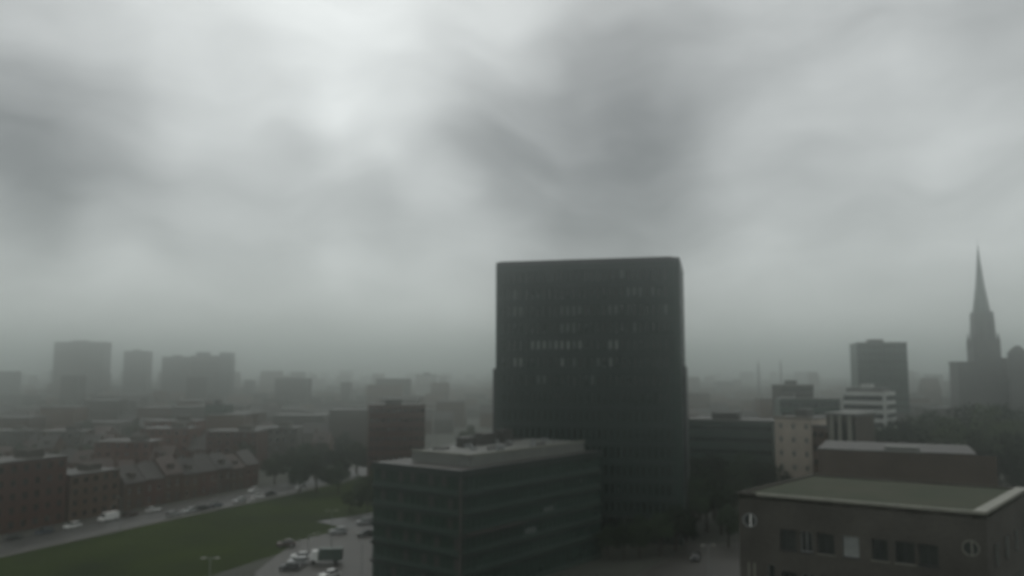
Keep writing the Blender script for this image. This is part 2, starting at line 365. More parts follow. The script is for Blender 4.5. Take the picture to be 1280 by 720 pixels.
# ------------------------------------------------------------------ brown brick building, near right
def brick_building():
    A = Vector((18.4, 68.0)); B_ = Vector((33.0, 58.4)); W = (B_-A).length; rz = math.atan2(B_.y-A.y, B_.x-A.x)
    t = thing('brick_building', 'brown brick flat roofed building with two round windows and a pale roof edge', 'building', (A.x, A.y, 0), rz)
    dv = Vector((10.3, 11.8)); ca, sa = math.cos(-rz), math.sin(-rz)
    dx, dy = dv.x*ca-dv.y*sa, dv.x*sa+dv.y*ca
    H = 30.0; sh = 3.25
    def lx(px, z):               # local x on the front for a photo column
        r = ray(px, 640); e = (B_-A).normalized()
        # intersect ground-plan ray with the front line
        k = (A.x*e.y-A.y*e.x)/(r.x*e.y-r.y*e.x); q = Vector((r.x*k, r.y*k)); return (q-A).dot(e)
    row1, row2 = 26.0, 22.75
    wins = []   # x centre, z bottom, w, h, style
    for px, w, st in ((984, 1.25, 'dark'), (1007, .9, 'frame'), (1031, 1.25, 'sill'), (1062, 1.15, 'curtain'), (1098, 1.1, 'sill'), (1129, 1.3, 'sill'), (1158, 1.3, 'dark')):
        wins.append((lx(px, 27), row1, w, 1.55, st))
    for px, w, st in ((934, .16, 'slit'), (941, .16, 'slit'), (962, .55, 'slim'), (984, 1.2, 'dark'), (1008, 1.0, 'frame'), (1033, 1.1, 'dark'), (1064, 1.2, 'curtain'), (1091, 1.1, 'curtain'), (1118, 1.1, 'dark'), (1145, 1.2, 'curtain'), (1171, 1.1, 'curtain'), (1205, .7, 'dark')):
        wins.append((lx(px, 24), row2 if st not in ('slit', 'slim') else row2+.35, w, 1.6, st))
    for j in range(2):
        for px in (945, 984, 1010, 1035, 1064, 1091, 1118, 1145, 1171, 1205):
            wins.append((lx(px, 20), row2-sh*(j+1), 1.15, 1.6, 'dark' if (px+j) % 4 else 'curtain'))
    holes = [(x-w/2, x+w/2, z, z+h) for x, z, w, h, st in wins]
    b = MB().panel(0, W, 0, H, holes, 0, .28)
    b.face([(W, 0, 0), (W+dx, dy, 0), (W+dx, dy, H), (W, 0, H)]); b.face([(W+dx, dy, 0), (dx, dy, 0), (dx, dy, H), (W+dx, dy, H)]); b.face([(dx, dy, 0), (0, 0, 0), (0, 0, H), (dx, dy, H)])
    b.build('wall', M['brick'], t)
    # roof deck with sedum, parapet strips and wide pale coping on the right
    def ins(k0, k1, m0, m1): # parallelogram by fractions along front and along depth
        q = lambda a, c: (W*a+dx*c, dy*c); return [q(k0, m0), q(k1, m0), q(k1, m1), q(k0, m1)]
    MB().prism(ins(.0, 1, 0, 1), H-.35, H-.02).build('roof', M['sedum'], t)
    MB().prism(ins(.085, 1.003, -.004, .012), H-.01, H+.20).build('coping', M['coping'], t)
    MB().prism(ins(-.003, .0849, -.004, .012), H-.01, H+.20).build('coping', M['brick'], t)  # shade at the left roof corner, put in as a darker brick end
    MB().prism(ins(.955, 1.003, .0125, 1.003), H-.012, H+.198).build('coping', M['coping'], t)
    MB().prism(ins(-.003, .012, .0125, 1.003), H-.012, H+.15).build('coping', M['brick'], t)
    MB().prism(ins(.0125, .954, .985, 1.003), H-.012, H+.15).build('coping', M['brick'], t)
    for x, z, w, h, st in wins:
        fm = MB(); a, c = x-w/2, x+w/2
        gm = M['window_dim']
        if st == 'slit': fm.box(a, c, .05, .12, z, z+h); gm = M['coping']; o = fm.build('window', gm, t); MB().box(a, c+.3, -.06, .28, z-.06, z-.003).build('sill', M['coping'], o); continue
        o = MB().box(a-.01, c+.01, .2, .27, z-.01, z+h+.01).build('window', gm, t)
        f = .06 if w > .8 else .045
        fm.box(a, a+f, .12, .198, z, z+h).box(c-f, c, .12, .198, z, z+h).box(a+f, c-f, .12, .198, z+h-f, z+h).box(a+f, c-f, .12, .198, z, z+f)
        if w > .8: fm.box(x-.025, x+.025, .13, .198, z+f, z+h-f)
        fm.build('frame', M['dark_trim'] if st in ('dark', 'sill') else M['metal'], o)
        MB().box(a-.08, c+.08, -.07, .115, z-.07, z-.003).build('sill', M['coping'] if st in ('sill', 'slim') else M['dark_trim'], o)
        if st == 'curtain':
            cb = MB()
            for s in range(10):
                x0 = a+f+(w-2*f)*s/10; x1 = a+f+(w-2*f)*(s+1)/10; xm = (x0+x1)/2
                cb.face([(x0, .185, z+f), (xm, .16, z+f), (xm, .16, z+h-f), (x0, .185, z+h-f)]); cb.face([(xm, .16, z+f), (x1, .185, z+f), (x1, .185, z+h-f), (xm, .16, z+h-f)])
            cb.build('curtain', M['blind3'], o)
    for px, zc in ((937, 28.0), (1211, 27.6)):
        x = lx(px, zc); x = min(max(x, .75), W-.75); r = .52
        gl = MB().tube((x, -.012, zc), (x, .05, zc), r-.02, n=28).build('round_window', M['window_dim'], t)
        MB().ring(x, .0, zc, r-.05, r+.03, .06).build('frame', M['metal'] if px < 1000 else M['coping'], gl)
        MB().box(x+.02, x+.13, -.05, -.0125, zc-r+.05, zc+r-.05).build('glazing_bar', M['lamp_white'] if px < 1000 else M['coping'], gl)
    # right return windows
    e = Vector((dx, dy)).normalized(); n = Vector((e.y, -e.x))
    for k in range(4):
        for j in range(3):
            c = Vector((W, 0))+e*(2.2+3.6*k); z = row1-sh*j
            pts = [c+n*.004, c+e*1.3+n*.004, c+e*1.3+n*.05, c+n*.05]
            MB().prism([tuple(p) for p in pts][::-1] if False else [tuple(pts[3]), tuple(pts[2]), tuple(pts[1]), tuple(pts[0])], z, z+1.6).build('window', M['window_dim'], t)
    return t
brick_building()

# ------------------------------------------------------------------ generic flat-roofed block with real window openings
def block(name, label, cat, pl, pr, d, ztop, depth, wall, rows, cols, win=(1.6, 1.5), glass='glass', group=None, yaw=0.0, trim='dark_trim', roofm='roof_grey', plant=True, zb=0.0, dr=None):
    a = P(pl, 463, d); c = P(pr, 463, dr or d); A = Vector((a.x, a.y)); Bv = Vector((c.x, c.y)); W = (Bv-A).length; rz = math.atan2(Bv.y-A.y, Bv.x-A.x)
    t = thing(name, label, cat, (A.x, A.y, 0), rz, group)
    holes = []; H = ztop; sh = H/rows
    for j in range(rows):
        for i in range(cols):
            x = W*(i+.5)/cols; z = sh*j+sh*.28; w = min(win[0], W/cols*.8); h = min(win[1], sh*.62)
            holes.append((x-w/2, x+w/2, z, z+h))
    b = MB().panel(0, W, 0, H, holes, 0, .3)
    for p, q in (((W, 0), (W, depth)), ((W, depth), (0, depth)), ((0, depth), (0, 0))):
        b.face([(*p, 0), (*q, 0), (*q, H), (*p, H)])
    b.build('wall', M[wall], t)
    r = MB().box(-.1, W+.1, -.1, depth+.1, H, H+.35).build('roof', M[roofm], t)
    MB().box(-.2, W+.2, -.2, .15, H+.351, H+.6).build('roof_edge', M[trim], r)
    if plant: MB().box(W*.3, W*.6, depth*.35, depth*.65, H+.351, H+2.4).build('plant_room', M['roof_grey'], r)
    lim = 0
    rest = MB()
    for k, h in enumerate(sorted(holes, key=lambda h: -h[2])):
        bb = MB() if k < 96 else rest
        bb.box(h[0]-.02, h[1]+.02, .2, .29, h[2]-.02, h[3]+.02)
        if k < 96: bb.build('window', M[glass], t)
    if rest.v: o = rest.build('window', M[glass], t); o['kind'] = 'stuff'
    return t

# far right dark tower
block('dark_tower', 'dark hazy tower block behind the white striped building', 'tower block', 1072, 1135, 430, 54, 24, 'green_panel', 14, 10, (2.0, 2.0), dr=424)
# white banded building in front of it
def striped():
    a = P(1052, 463, 335); c = P(1105, 463, 325); A = Vector((a.x, a.y)); Bv = Vector((c.x, c.y)); W = (Bv-A).length
    t = thing('striped_building', 'white building with long horizontal window bands below the dark right tower', 'office building', (A.x, A.y, 0), math.atan2(Bv.y-A.y, Bv.x-A.x))
    H = 31.5; n = 9; sh = H/n
    MB().box(.3, W-.3, .3, 15.7, 0, H-.6).build('glazing', M['glass'], t)
    for j in range(n):
        z = sh*(j+1)
        MB().box(0, W, 0, 16, z-sh*.45, z).build('floor_band', M['whitewall'], t)
    MB().box(W-.9, W+.1, -.1, .9, 0, H+.1).build('corner_pier', M['whitewall'], t)
    r = MB().box(W*.05, W*.9, 2, 14, H+.002, H+1.4).build('roof', M['roof_grey'], t)
    MB().box(W*.35, W*.6, 5, 10, H+1.4, H+3).build('plant_room', M['whitewall'], r)
striped()
# long dark green slab right of the tower
block('dark_slab_building', 'long dark green slab building between the tall tower and the cream building', 'building', 850, 962, 258, 24.5, 18, 'green_panel', 7, 22, (2.0, 1.3), trim='roof_pale', dr=246)
block('cream_building', 'cream stone building with a blank pale wall, right of the dark green slab', 'building', 966, 1013, 236, 26.5, 16, 'cream', 7, 3, (1.0, 1.4), glass='blind2', trim='cream', dr=228)
block('brown_block', 'brown brick block squeezed between the cream building and the pale columned front', 'building', 1012, 1036, 220, 25.0, 14, 'brick_brown', 7, 3, (1.2, 1.4), dr=216)
def columned():
    a = P(1030, 463, 205); c = P(1066, 463, 200); A = Vector((a.x, a.y)); Bv = Vector((c.x, c.y)); W = (Bv-A).length
    t = thing('columned_building', 'grey building with tall pale columns across its front', 'building', (A.x, A.y, 0), math.atan2(Bv.y-A.y, Bv.x-A.x))
    MB().box(0, W, .5, 12, 0, 29).build('wall', M['render'], t)
    MB().box(-.3, W+.3, -.4, 12.3, 29, 29.6).build('roof', M['roof_pale'], t)
    for k, x in enumerate((1.0, 3.0, 5.4)): MB().box(x, x+.75, -.2, .495, 14, 28.98).build('column', M['coping'], t)
    for k in range(3): MB().box(1.8+k*2.0, 2.9+k*2.0, .42, .498, 16, 27.5).build('window', M['glass'], t)
columned()
def pavilion():
    a = P(1018, 463, 112); c = P(1215, 463, 104); A = Vector((a.x, a.y)); Bv = Vector((c.x, c.y)); W = (Bv-A).length
    t = thing('brown_flat_building', 'brown flat roofed building directly behind the roof of the round windowed building', 'building', (A.x, A.y, 0), math.atan2(Bv.y-A.y, Bv.x-A.x))
    H = 29.4
    holes = [(x, x+1.2, z, z+1.4) for x in [1.5+2.6*k for k in range(8)] for z in (23, 19.8)]
    b = MB().panel(0, W, 0, H, holes, 0, .3)
    for p, q in (((W, 0), (W, 14)), ((W, 14), (0, 14)), ((0, 14), (0, 0))): b.face([(*p, 0), (*q, 0), (*q, H), (*p, H)])
    b.build('wall', M['brick_pale'], t)
    r = MB().box(0, W, .2, 14, H, H+.15).build('roof', M['roof_grey'], t)
    MB().box(0, W*.7, -.1, .2, H+.002, H+.2).build('roof_edge', M['roof_pale'], r)
    MB().box(W*.44, W*.66, 1.2, 4, H+.15, H+.6).build('skylight', M['roof_pale'], r)
    for x, z0, x1, z1 in holes: pass
    for h in holes: MB().box(h[0]-.02, h[1]+.02, .2, .29, h[2]-.02, h[3]+.02).build('window', M['glass'], t)
pavilion()
block('grey_office', 'grey flat roofed office with a pale roof line, left of the white striped building', 'office building', 974, 1048, 300, 29.5, 16, 'green_panel', 8, 9, (2.0, 1.6), trim='whitewall', dr=296)
block('low_grey_office', 'long low grey office behind the cream building, with a thin pale roof line', 'office building', 976, 1016, 380, 33, 14, 'render', 9, 6, (2.0, 1.6), trim='whitewall')

# church with spire
def church():
    d = 480; c = P(1231, 463, d)
    t = thing('church', 'dark stone church with one tall pointed spire fading in the haze', 'church', (c.x, c.y, 0), R(-14))
    s = 7.0
    MB().box(-s, s, -s, s, 0, 52).build('tower', M['stone'], t)
    bf = MB().prism([(-5.6, -5.6), (5.6, -5.6), (5.6, 5.6), (-5.6, 5.6)], 52, 74, top=[(-4.9, -4.9), (4.9, -4.9), (4.9, 4.9), (-4.9, 4.9)]).build('belfry', M['stone'], t)
    for x in (-2.2, 2.2): MB().box(x-.9, x+.9, -5.62, -5.3, 58, 68).build('louvre', M['steel_dark'], bf)
    oc = [(4.7*math.cos(R(22.5+45*k)), 4.7*math.sin(R(22.5+45*k))) for k in range(8)]
    mid = [(x*.5, y*.5) for x, y in oc]
    MB().prism(oc, 74, 90, top=mid).prism(mid, 90, 113.5, top=[(x*.03, y*.03) for x, y in oc]).tube((0, 0, 113), (0, 0, 117), .12).build('spire', M['copper'], t)
    for x in (-1, 1):
        for y in (-1, 1):
            MB().box(x*6.2-.8, x*6.2+.8, y*6.2-.8, y*6.2+.8, 52.002, 57).prism([(x*6.2-.8, y*6.2-.8), (x*6.2+.8, y*6.2-.8), (x*6.2+.8, y*6.2+.8), (x*6.2-.8, y*6.2+.8)], 57.002, 62, top=[(x*6.2-.05, y*6.2-.05), (x*6.2+.05, y*6.2-.05), (x*6.2+.05, y*6.2+.05), (x*6.2-.05, y*6.2+.05)]).build('pinnacle', M['stone'], t)
    MB().gwall(7.003, 60, -10, 10, 0, 34, 47).build('nave', M['stone'], t)
    MB().gable(7.2, 60, -10, 10, 34.02, 47.02).build('nave_roof', M['tile'], t)
    MB().box(-16.5, -7.003, -9, 9, 0, 44).build('side_chapel', M['stone'], t)
    MB().box(-16.8, -7.2, -9.3, 9.3, 44, 45).build('chapel_roof', M['tile'], t)
    MB().box(9, 19, -13, -10.3, 0, 50).prism([(9, -13), (19, -13), (19, -10.3), (9, -10.3)], 50.002, 54, top=[(13, -12), (15, -12), (15, -11), (13, -11)]).build('stair_tower', M['stone'], t)
    for k in range(5):
        x = 24+k*7; MB().box(x-1, x+1, -10.05, -9.9, 14, 28).build('window', M['glass'], t)
church()

# far left slabs and other landmarks
block('slab_tower', 'broad grey tower slab, leftmost on the hazy skyline', 'tower block', 66, 129, 1000, 74, 18, 'render', 16, 9, (3, 2))
block('slab_tower', 'low hazy slab between the pale narrow slab and the ribbed one', 'tower block', 202, 237, 1000, 56, 16, 'render', 12, 6, (3, 2))
block('slab_tower', 'narrower pale slab right of the broad skyline slab', 'tower block', 154, 183, 1050, 64, 16, 'render', 14, 6, (3, 2))
def comb():
    a = P(238, 463, 950); c = P(288, 463, 950); W = c.x-a.x
    t = thing('apartment_slab', 'hazy slab with vertical ribs at its right end on the left skyline', 'tower block', (a.x, a.y, 0))
    MB().box(0, W*.72, 0, 16, 0, 57).build('wall', M['render'], t)
    MB().box(W*.1, W*.4, 4, 12, 57, 61).build('plant_room', M['dark_trim'], t)
    for k in range(3): MB().box(W*.72+.01+k*4.6, W*.72+3.0+k*4.6, 0, 16, 0, 60.5).build('rib', M['dark_trim'], t)
    MB().box(W*.72+.01, W, 2, 15, 0, 53.5).build('stair_core', M['render'], t)
    for j in range(8): MB().box(1, W*.7, -.06, -.004, 8+j*5.5, 10+j*5.5).build('window_band', M['glass'], t)
comb()
block('pale_depot', 'small pale flat roofed hall on the horizon left of the tower', 'hall', 520, 546, 900, 35, 30, 'whitewall', 2, 4, (2, 2))
block('green_block', 'pale green gabled hall among the left hand trees', 'hall', 258, 282, 430, 22, 14, 'green_panel', 3, 3, (1.5, 1.5))
block('red_block', 'red brick block at the left shoulder of the glass office', 'building', 462, 532, 300, 27, 14, 'brick_red', 8, 10, (1.4, 1.6), trim='brick_red', dr=304)

# tall pale mast
p = P(541, 540, 262); m = thing('mast', 'tall thin pale mast standing left of the dark tower', 'mast', (p.x, p.y, 0))
MB().tube((0, 0, 0), (0, 0, 30.0), .32, .2).build('pole', M['whitewall'], m); MB().box(-.8, .8, -.8, .8, 0, .4).build('base', M['render'], m)
for px, zt, d, nm in ((948, 47, 800, 'thin'), (976, 49, 850, 'slightly taller')):
    p = P(px, 463, d); m = thing('lattice_mast', f'{nm} hazy mast on the skyline right of the tower', 'mast', (p.x, p.y, 0))
    b = MB()
    for sx in (-1, 1):
        for sy in (-1, 1): b.tube((sx*1.2, sy*1.2, 0), (sx*.4, sy*.4, zt), .22, .15, 5)
    for k in range(12):
        z = 4*k+2; s = 1.2-.8*z/zt
        b.tube((-s, -s, z), (s, -s, z+4), .1, n=4).tube((s, -s, z), (-s, -s, z+4), .1, n=4)
    b.build('lattice', M['steel_dark'], m); MB().tube((0, 0, zt), (0, 0, zt+4), .12).build('antenna', M['steel_dark'], m)

# ------------------------------------------------------------------ trees
def tree_mesh(seed, n_leaf, leaf, squat=1.0):
    q = random.Random(seed); tr = MB(); cr = MB()
    tr.tube((0, 0, 0), (.1, .05, 3.2), .32, .22, 7); ends = []
    for k in range(7):
        a = 2*math.pi*k/7+q.uniform(-.3, .3); r = q.uniform(1.0, 2.6); z = q.uniform(4.8, 8.2)
        e = Vector((r*math.cos(a), r*math.sin(a), z)); tr.tube((.1, .05, q.uniform(2.4, 3.2)), e, .14, .04, 5); ends.append(e)
    ends.append(Vector((.2, 0, 9.0))); tr.tube((.1, .05, 3.1), ends[-1], .18, .04, 6)
    cl = []
    for e in ends: cl += [(e, q.uniform(1.2, 1.9))]
    for k in range(9):
        a = q.uniform(0, 6.3); r = q.uniform(1.6, 3.3)*squat; cl.append((Vector((r*math.cos(a), r*math.sin(a), q.uniform(3.4, 7.4))), q.uniform(.8, 1.5)))
    for k in range(n_leaf):
        c, r = q.choice(cl)
        dv = Vector((q.gauss(0, 1), q.gauss(0, 1), q.gauss(0, 1))).normalized()*r*q.uniform(.45, 1.08)
        p = c+Vector((dv.x, dv.y, dv.z*.8)); u = Vector((q.gauss(0, 1), q.gauss(0, 1), q.gauss(0, 1))).normalized(); w = u.orthogonal().normalized(); s = leaf*q.uniform(.6, 1.25)
        cr.face([p-u*s, p-w*s*.55+u*s*.1, p+u*s, p+w*s*.55-u*s*.1])
    return tr, cr
TREES = []
for i, (lf, sq) in enumerate((('leaf', 1.0), ('leaf2', 1.1), ('leaf', .85), ('leaf2', 1.25))):
    tr, cr = tree_mesh(50+i, 3600, .26, sq); TREES.append((tr.mesh('trunk', M['bark']), cr.mesh('crown', M[lf])))
tone = ['bushy green tree', 'dark broad tree', 'slim green tree', 'wide dark tree']
def tree(x, y, h, where, group, k=None, z=0.0):
    k = rng.randrange(4) if k is None else k
    t = thing('tree', None, 'tree', (x, y, z), rng.uniform(0, 6.28), group); s = h/10.0; w = s*rng.uniform(.9, 1.25); t.scale = (w, w, s)
    for nm, me in zip(('trunk', 'crown'), TREES[k]):
        o = bpy.data.objects.new(nm, me); C.objects.link(o); o.parent = t; CH.setdefault(t.as_pointer(), []).append(o)
    FILL.append((t, tone[k], where, h)); return t
def along(s, off):                                     # point s metres along the road, off metres to its right
    for i in range(len(ROAD)-1):
        a, c = Vector(ROAD[i]), Vector(ROAD[i+1]); L = (c-a).length
        if s <= L or i == len(ROAD)-2:
            d = (c-a)/L; return a+d*s+Vector((d.y, -d.x))*off, math.atan2(d.y, d.x)
        s -= L

# ------------------------------------------------------------------ houses and filler blocks
def house_proto(wallm, roofm, chim=True):
    W, D, ze, zr = 7.0, 9.5, 7.2, 11.2
    hs = [(1.2, 2.3, .9, 2.5), (4.6, 5.8, .1, 2.4), (1.2, 2.3, 4.0, 5.6), (4.6, 5.7, 4.0, 5.6)]
    parts = []
    b = MB().gwall(0, W, 0, D, 0, ze, zr); b.f = b.f[:4]+b.f[4:]
    # replace the front wall by a sheet with openings
    fr = [i for i, f in enumerate(b.f) if all(abs(b.v[v][1]) < 1e-6 for v in f)]
    for i in reversed(fr): b.f.pop(i); b.mi.pop(i)
    b.panel(0, W, 0, ze, hs, 0, .25)
    root = thing('brick_house', None, 'house')
    b.build('wall', M[wallm], root)
    r = MB().gable(0, W, 0, D, ze+.02, zr+.02).build('roof', M[roofm], root)
    if chim: MB().box(.3, 1.2, D*.5-.4, D*.5+.4, zr-.4, zr+1.5).box(.2, 1.3, D*.5-.5, D*.5+.5, zr+1.5, zr+1.65).build('chimney', M['brick_brown'], r)
    if seedbit[0] % 2:
        dm = MB().box(2.6, 4.6, 1.0, 3.2, ze+.4, ze+2.3).box(2.4, 4.8, .8, 3.3, ze+2.3, ze+2.45).build('dormer', M['render'], r)
    seedbit[0] += 1
    for k, h in enumerate(hs):
        if k == 1: MB().box(h[0]-.02, h[1]+.02, .15, .24, h[2]-.1, h[3]+.02).build('door', M['dark_trim'], root)
        else:
            w = MB().box(h[0]-.02, h[1]+.02, .15, .24, h[2]-.02, h[3]+.02).build('window', M['glass'], root)
            MB().box(h[0], h[1], .1, .149, h[3]-.1, h[3]).box(h[0], h[1], .1, .149, h[2], h[2]+.1).box((h[0]+h[1])/2-.04, (h[0]+h[1])/2+.04, .1, .149, h[2]+.1, h[3]-.1).build('frame', M['whitewall'], w)
    return root
seedbit = [0]
def block_proto(wallm, roofm, W, D, rows, cols, name='apartment_block', cat='apartment block', extra=True):
    H = 3.1*rows; root = thing(name, None, cat); hs = []
    for j in range(rows):
        for i in range(cols): x = W*(i+.5)/cols; hs.append((x-.7, x+.7, 3.1*j+.9, 3.1*j+2.4))
    b = MB().panel(0, W, 0, H, hs, 0, .25)
    for p, q in (((W, 0), (W, D)), ((W, D), (0, D)), ((0, D), (0, 0))): b.face([(*p, 0), (*q, 0), (*q, H), (*p, H)])
    b.build('wall', M[wallm], root)
    r = MB().box(-.2, W+.2, -.2, D+.2, H, H+.4).build('roof', M[roofm], root)
    if extra: MB().box(W*.55, W*.8, D*.3, D*.7, H+.401, H+2.2).build('lift_housing', M['render'], r)
    for h in hs: MB().box(h[0]-.02, h[1]+.02, .15, .24, h[2]-.02, h[3]+.02).build('window', M['glass'], root)
    return root
def far_proto(wallm, roofm, W, D, H, gab):
    root = thing('town_house' if gab else 'flat_block', None, 'house' if gab else 'block')
    if gab:
        MB().gwall(0, W, 0, D, 0, H*.65, H).build('wall', M[wallm], root); MB().gable(0, W, 0, D, H*.65+.02, H+.02).build('roof', M[roofm], root)
    else:
        MB().box(0, W, 0, D, 0, H).build('wall', M[wallm], root); MB().box(-.2, W+.2, -.2, D+.2, H, H+.4).build('roof', M[roofm], root)
    return root
HP = [(house_proto('brick_red', 'tile'), 'red brick house', 7.0), (house_proto('brick_brown', 'tile'), 'brown brick house', 7.0), (house_proto('render', 'tile'), 'grey rendered house', 7.0), (house_proto('brick_brown', 'tile_red'), 'red roofed brown house', 7.0)]
BP = [(block_proto('brick_brown', 'roof_grey', 16, 12, 4, 5), 'brown apartment block', 16.0), (block_proto('brick_red', 'roof_grey', 20, 12, 5, 6), 'red apartment block', 20.0), (block_proto('render', 'roof_grey', 18, 12, 4, 6), 'grey apartment block', 18.0)]
FP = [(far_proto('brick_brown', 'tile', 9, 10, 11, True), 'dark roofed house', 9.0), (far_proto('brick_red', 'tile_red', 9, 10, 11, True), 'red roofed house', 9.0), (far_proto('render', 'roof_grey', 22, 14, 15, False), 'grey flat block', 22.0),
      (far_proto('brick_brown', 'roof_grey', 20, 14, 14, False), 'brown flat block', 20.0), (far_proto('render', 'roof_grey', 26, 16, 10, False), 'wide low hall', 26.0), (far_proto('render', 'tile', 12, 10, 12, True), 'grey walled house', 12.0)]
PROTOS = HP+BP+FP
def put(pr, x, y, rz, sx, sy, sz, where, group):
    o = copy_tree(pr[0]); o.location = (x, y, 0); o.rotation_euler = (0, 0, rz); o.scale = (sx, sy, sz); o['group'] = group
    FILL.append((o, pr[1], where, 11)); return o
rows_n = ['first', 'second', 'third', 'fourth', 'fifth', 'sixth', 'seventh', 'eighth', 'ninth', 'tenth', 'eleventh', 'twelfth']
# front row of brick blocks along the left side of the lawn road
s = 62.0; k = 0
seq = [BP[2], BP[0], BP[1], BP[0], BP[1], BP[0], HP[1], HP[0], HP[3], HP[1], HP[0], HP[1], HP[3], HP[0]]
while k < len(seq):
    pr = seq[k]; sz = (1.3, 1.25, 1.15, 1.05, 1.1, .95)[k] if k < 6 else rng.uniform(.95, 1.2)
    q, a = along(s, -14.5)
    put(pr, q.x, q.y, a, 1, 1, sz, 'facing the lawn road', 'buildings facing the lawn road'); s += pr[2]+(1.5 if k < 6 else .25); k += 1
# rows further back, left and right of the tower
def rows(px0, px1, depths, side, where):
    for n, d in enumerate(depths):
        tilt = rng.uniform(-.12, .12); x = (px0-640)/FPX*d-4; xe = (px1-640)/FPX*d+4
        if side == 'left': x = max(x, -1e9)
        xc = (x+xe)/2
        while x < xe:
            if d < 380: pr = rng.choice(HP+HP+BP)
            else: pr = rng.choice(FP)
            sx = rng.uniform(.9, 1.15); w = pr[2]*sx; y = d+(x-xc)*tilt+rng.uniform(-2, 2)
            # keep clear of the lawn road and its front row
            clear = True
            if side == 'left':
                for i in range(len(ROAD)-1):
                    a, c = Vector(ROAD[i]), Vector(ROAD[i+1]); dd = (c-a).normalized()
                    for xx in (x, x+w):
                        q = Vector((xx, y))-a; t = q.dot(dd); o = q.dot(Vector((dd.y, -dd.x)))
                        if -5 < t < (c-a).length+5 and -30 < o < 70: clear = False
            if clear and rng.random() > .07:
                put(pr, x, y, tilt*.5, sx, 1, rng.uniform(.85, 1.2)*(1.0 if d < 420 else rng.uniform(.9, 1.3)), f'{rows_n[n]} {where}', f'{where.replace("row", "rows")}')
            x += w+(0.3 if rng.random() < .75 else rng.uniform(5, 14))
rows(0, 600, [262, 298, 336, 374, 420, 470, 530, 600, 690], 'left', 'row back on the left')
rows(862, 1290, [330, 372, 420, 470, 540, 620, 700], 'right', 'row back on the right')
for q_ in PROTOS:      # prototypes are moved out: delete them once copied
    kill(q_[0])
# the hazy town towards the horizon, one mass nobody could count
def far_town():
    b = MB(); q = random.Random(5)
    for d in range(760, 2600, 55):
        x = -.66*d
        while x < .66*d:
            w = q.uniform(9, 34); h = q.uniform(8, 17) if q.random() < .9 else q.uniform(20, 40)
            y = d+q.uniform(-15, 15)
            if q.random() < .6: b.gwall(x, x+w, y, y+11, 0, h*.65, h)
            else: b.box(x, x+w, y, y+14, 0, h, 1)
            x += w+q.uniform(2, 26)
    o = b.build('far_town', [M['brick_brown'], M['render']]); tag(o, 'hazy mass of low roofs stretching to the horizon', 'town', kind='stuff')
far_town()
def far_trees():
    b = MB(); q = random.Random(6)
    for d in range(720, 2600, 70):
        x = -.66*d
        while x < .66*d:
            if q.random() < .55:
                h = q.uniform(9, 15)
                for k in range(46):
                    c = Vector((x+q.gauss(0, 5), d+q.gauss(0, 4), h*.25+h*.7*q.random())); u = Vector((q.gauss(0, 1), q.gauss(0, 1), q.gauss(0, 1))).normalized(); w = u.orthogonal().normalized(); s = q.uniform(.8, 1.7)
                    b.face([c-u*s, c-w*s, c+u*s, c+w*s])
            x += q.uniform(12, 30)
    o = b.build('far_woodland', M['leaf2']); tag(o, 'hazy belts of distant trees between the far roofs', 'woodland', kind='stuff')
far_trees()

# trees: along the road, behind the front row, right of the tower, among the houses
for k in range(11):
    q, a = along(70+k*22, 10.5 if k % 2 else 12); 
    if k in (4, 5): continue
    if k < 7: continue
    tree(q.x, q.y, rng.uniform(8, 11), 'along the lawn road', 'trees along the lawn road')
for px, py, h in ((343, 606, 11), (362, 603, 12), (381, 600, 13), (402, 598, 13), (424, 595, 12), (446, 592, 12), (462, 597, 11)):
    q = G(px, py); tree(q.x, q.y, h, 'at the far end of the lawn', 'trees at the far end of the lawn')
for px, py, h in ((448, 628, 8), (459, 642, 7), (438, 640, 6), (466, 622, 9)):
    q = G(px, py); tree(q.x, q.y, h, 'beside the small car park', 'trees beside the car park')
for px, py, h in ((866, 672, 14), (884, 664, 15), (902, 668, 13), (893, 650, 17), (915, 655, 15), (875, 650, 16), (930, 645, 17), (948, 648, 15), (968, 640, 14), (990, 640, 13), (858, 688, 9), (911, 684, 9), (1000, 622, 14), (1016, 620, 15), (780, 700, 8), (800, 698, 9), (825, 695, 9), (845, 690, 10), (760, 700, 7)):
    q = G(px, py); tree(q.x, q.y, h, 'between the tower and the brick building' if px > 850 else 'at the foot of the tower', 'trees right of the tower', k=1 if px > 850 and rng.random() < .6 else 3)
for px, d, h in ((1065, 240, 25), (1078, 250, 27), (1092, 245, 24), (1084, 236, 23), (1103, 260, 24), (1120, 265, 26), (1140, 280, 27), (1158, 290, 28), (1180, 280, 27), (1205, 300, 30), (1228, 290, 31), (1250, 300, 30), (1272, 290, 29), (1215, 250, 24), (1262, 240, 24)):
    q = P(px, 463, d); tree(q.x, q.y, h*.9, 'in front of the church and striped building', 'tall trees in front of the church')
tr = random.Random(8)
for n, (d, w) in enumerate(((280, 'second'), (318, 'third'), (356, 'fourth'), (398, 'fifth'), (446, 'sixth'), (500, 'seventh'), (565, 'eighth'))):
    for k in range(13):
        px = tr.uniform(0, 610); q = P(px, 463, d+tr.uniform(-3, 3)); q.y += 0
        ok = True
        for i in range(len(ROAD)-1):
            a, c = Vector(ROAD[i]), Vector(ROAD[i+1]); dd = (c-a).normalized(); v = Vector((q.x, q.y))-a; o = v.dot(Vector((dd.y, -dd.x)))
            if -5 < v.dot(dd) < (c-a).length+5 and -28 < o < 9: ok = False
        if ok: tree(q.x, q.y-5, tr.uniform(9, 14), f'before the {w} row on the left', 'trees among the left hand houses')
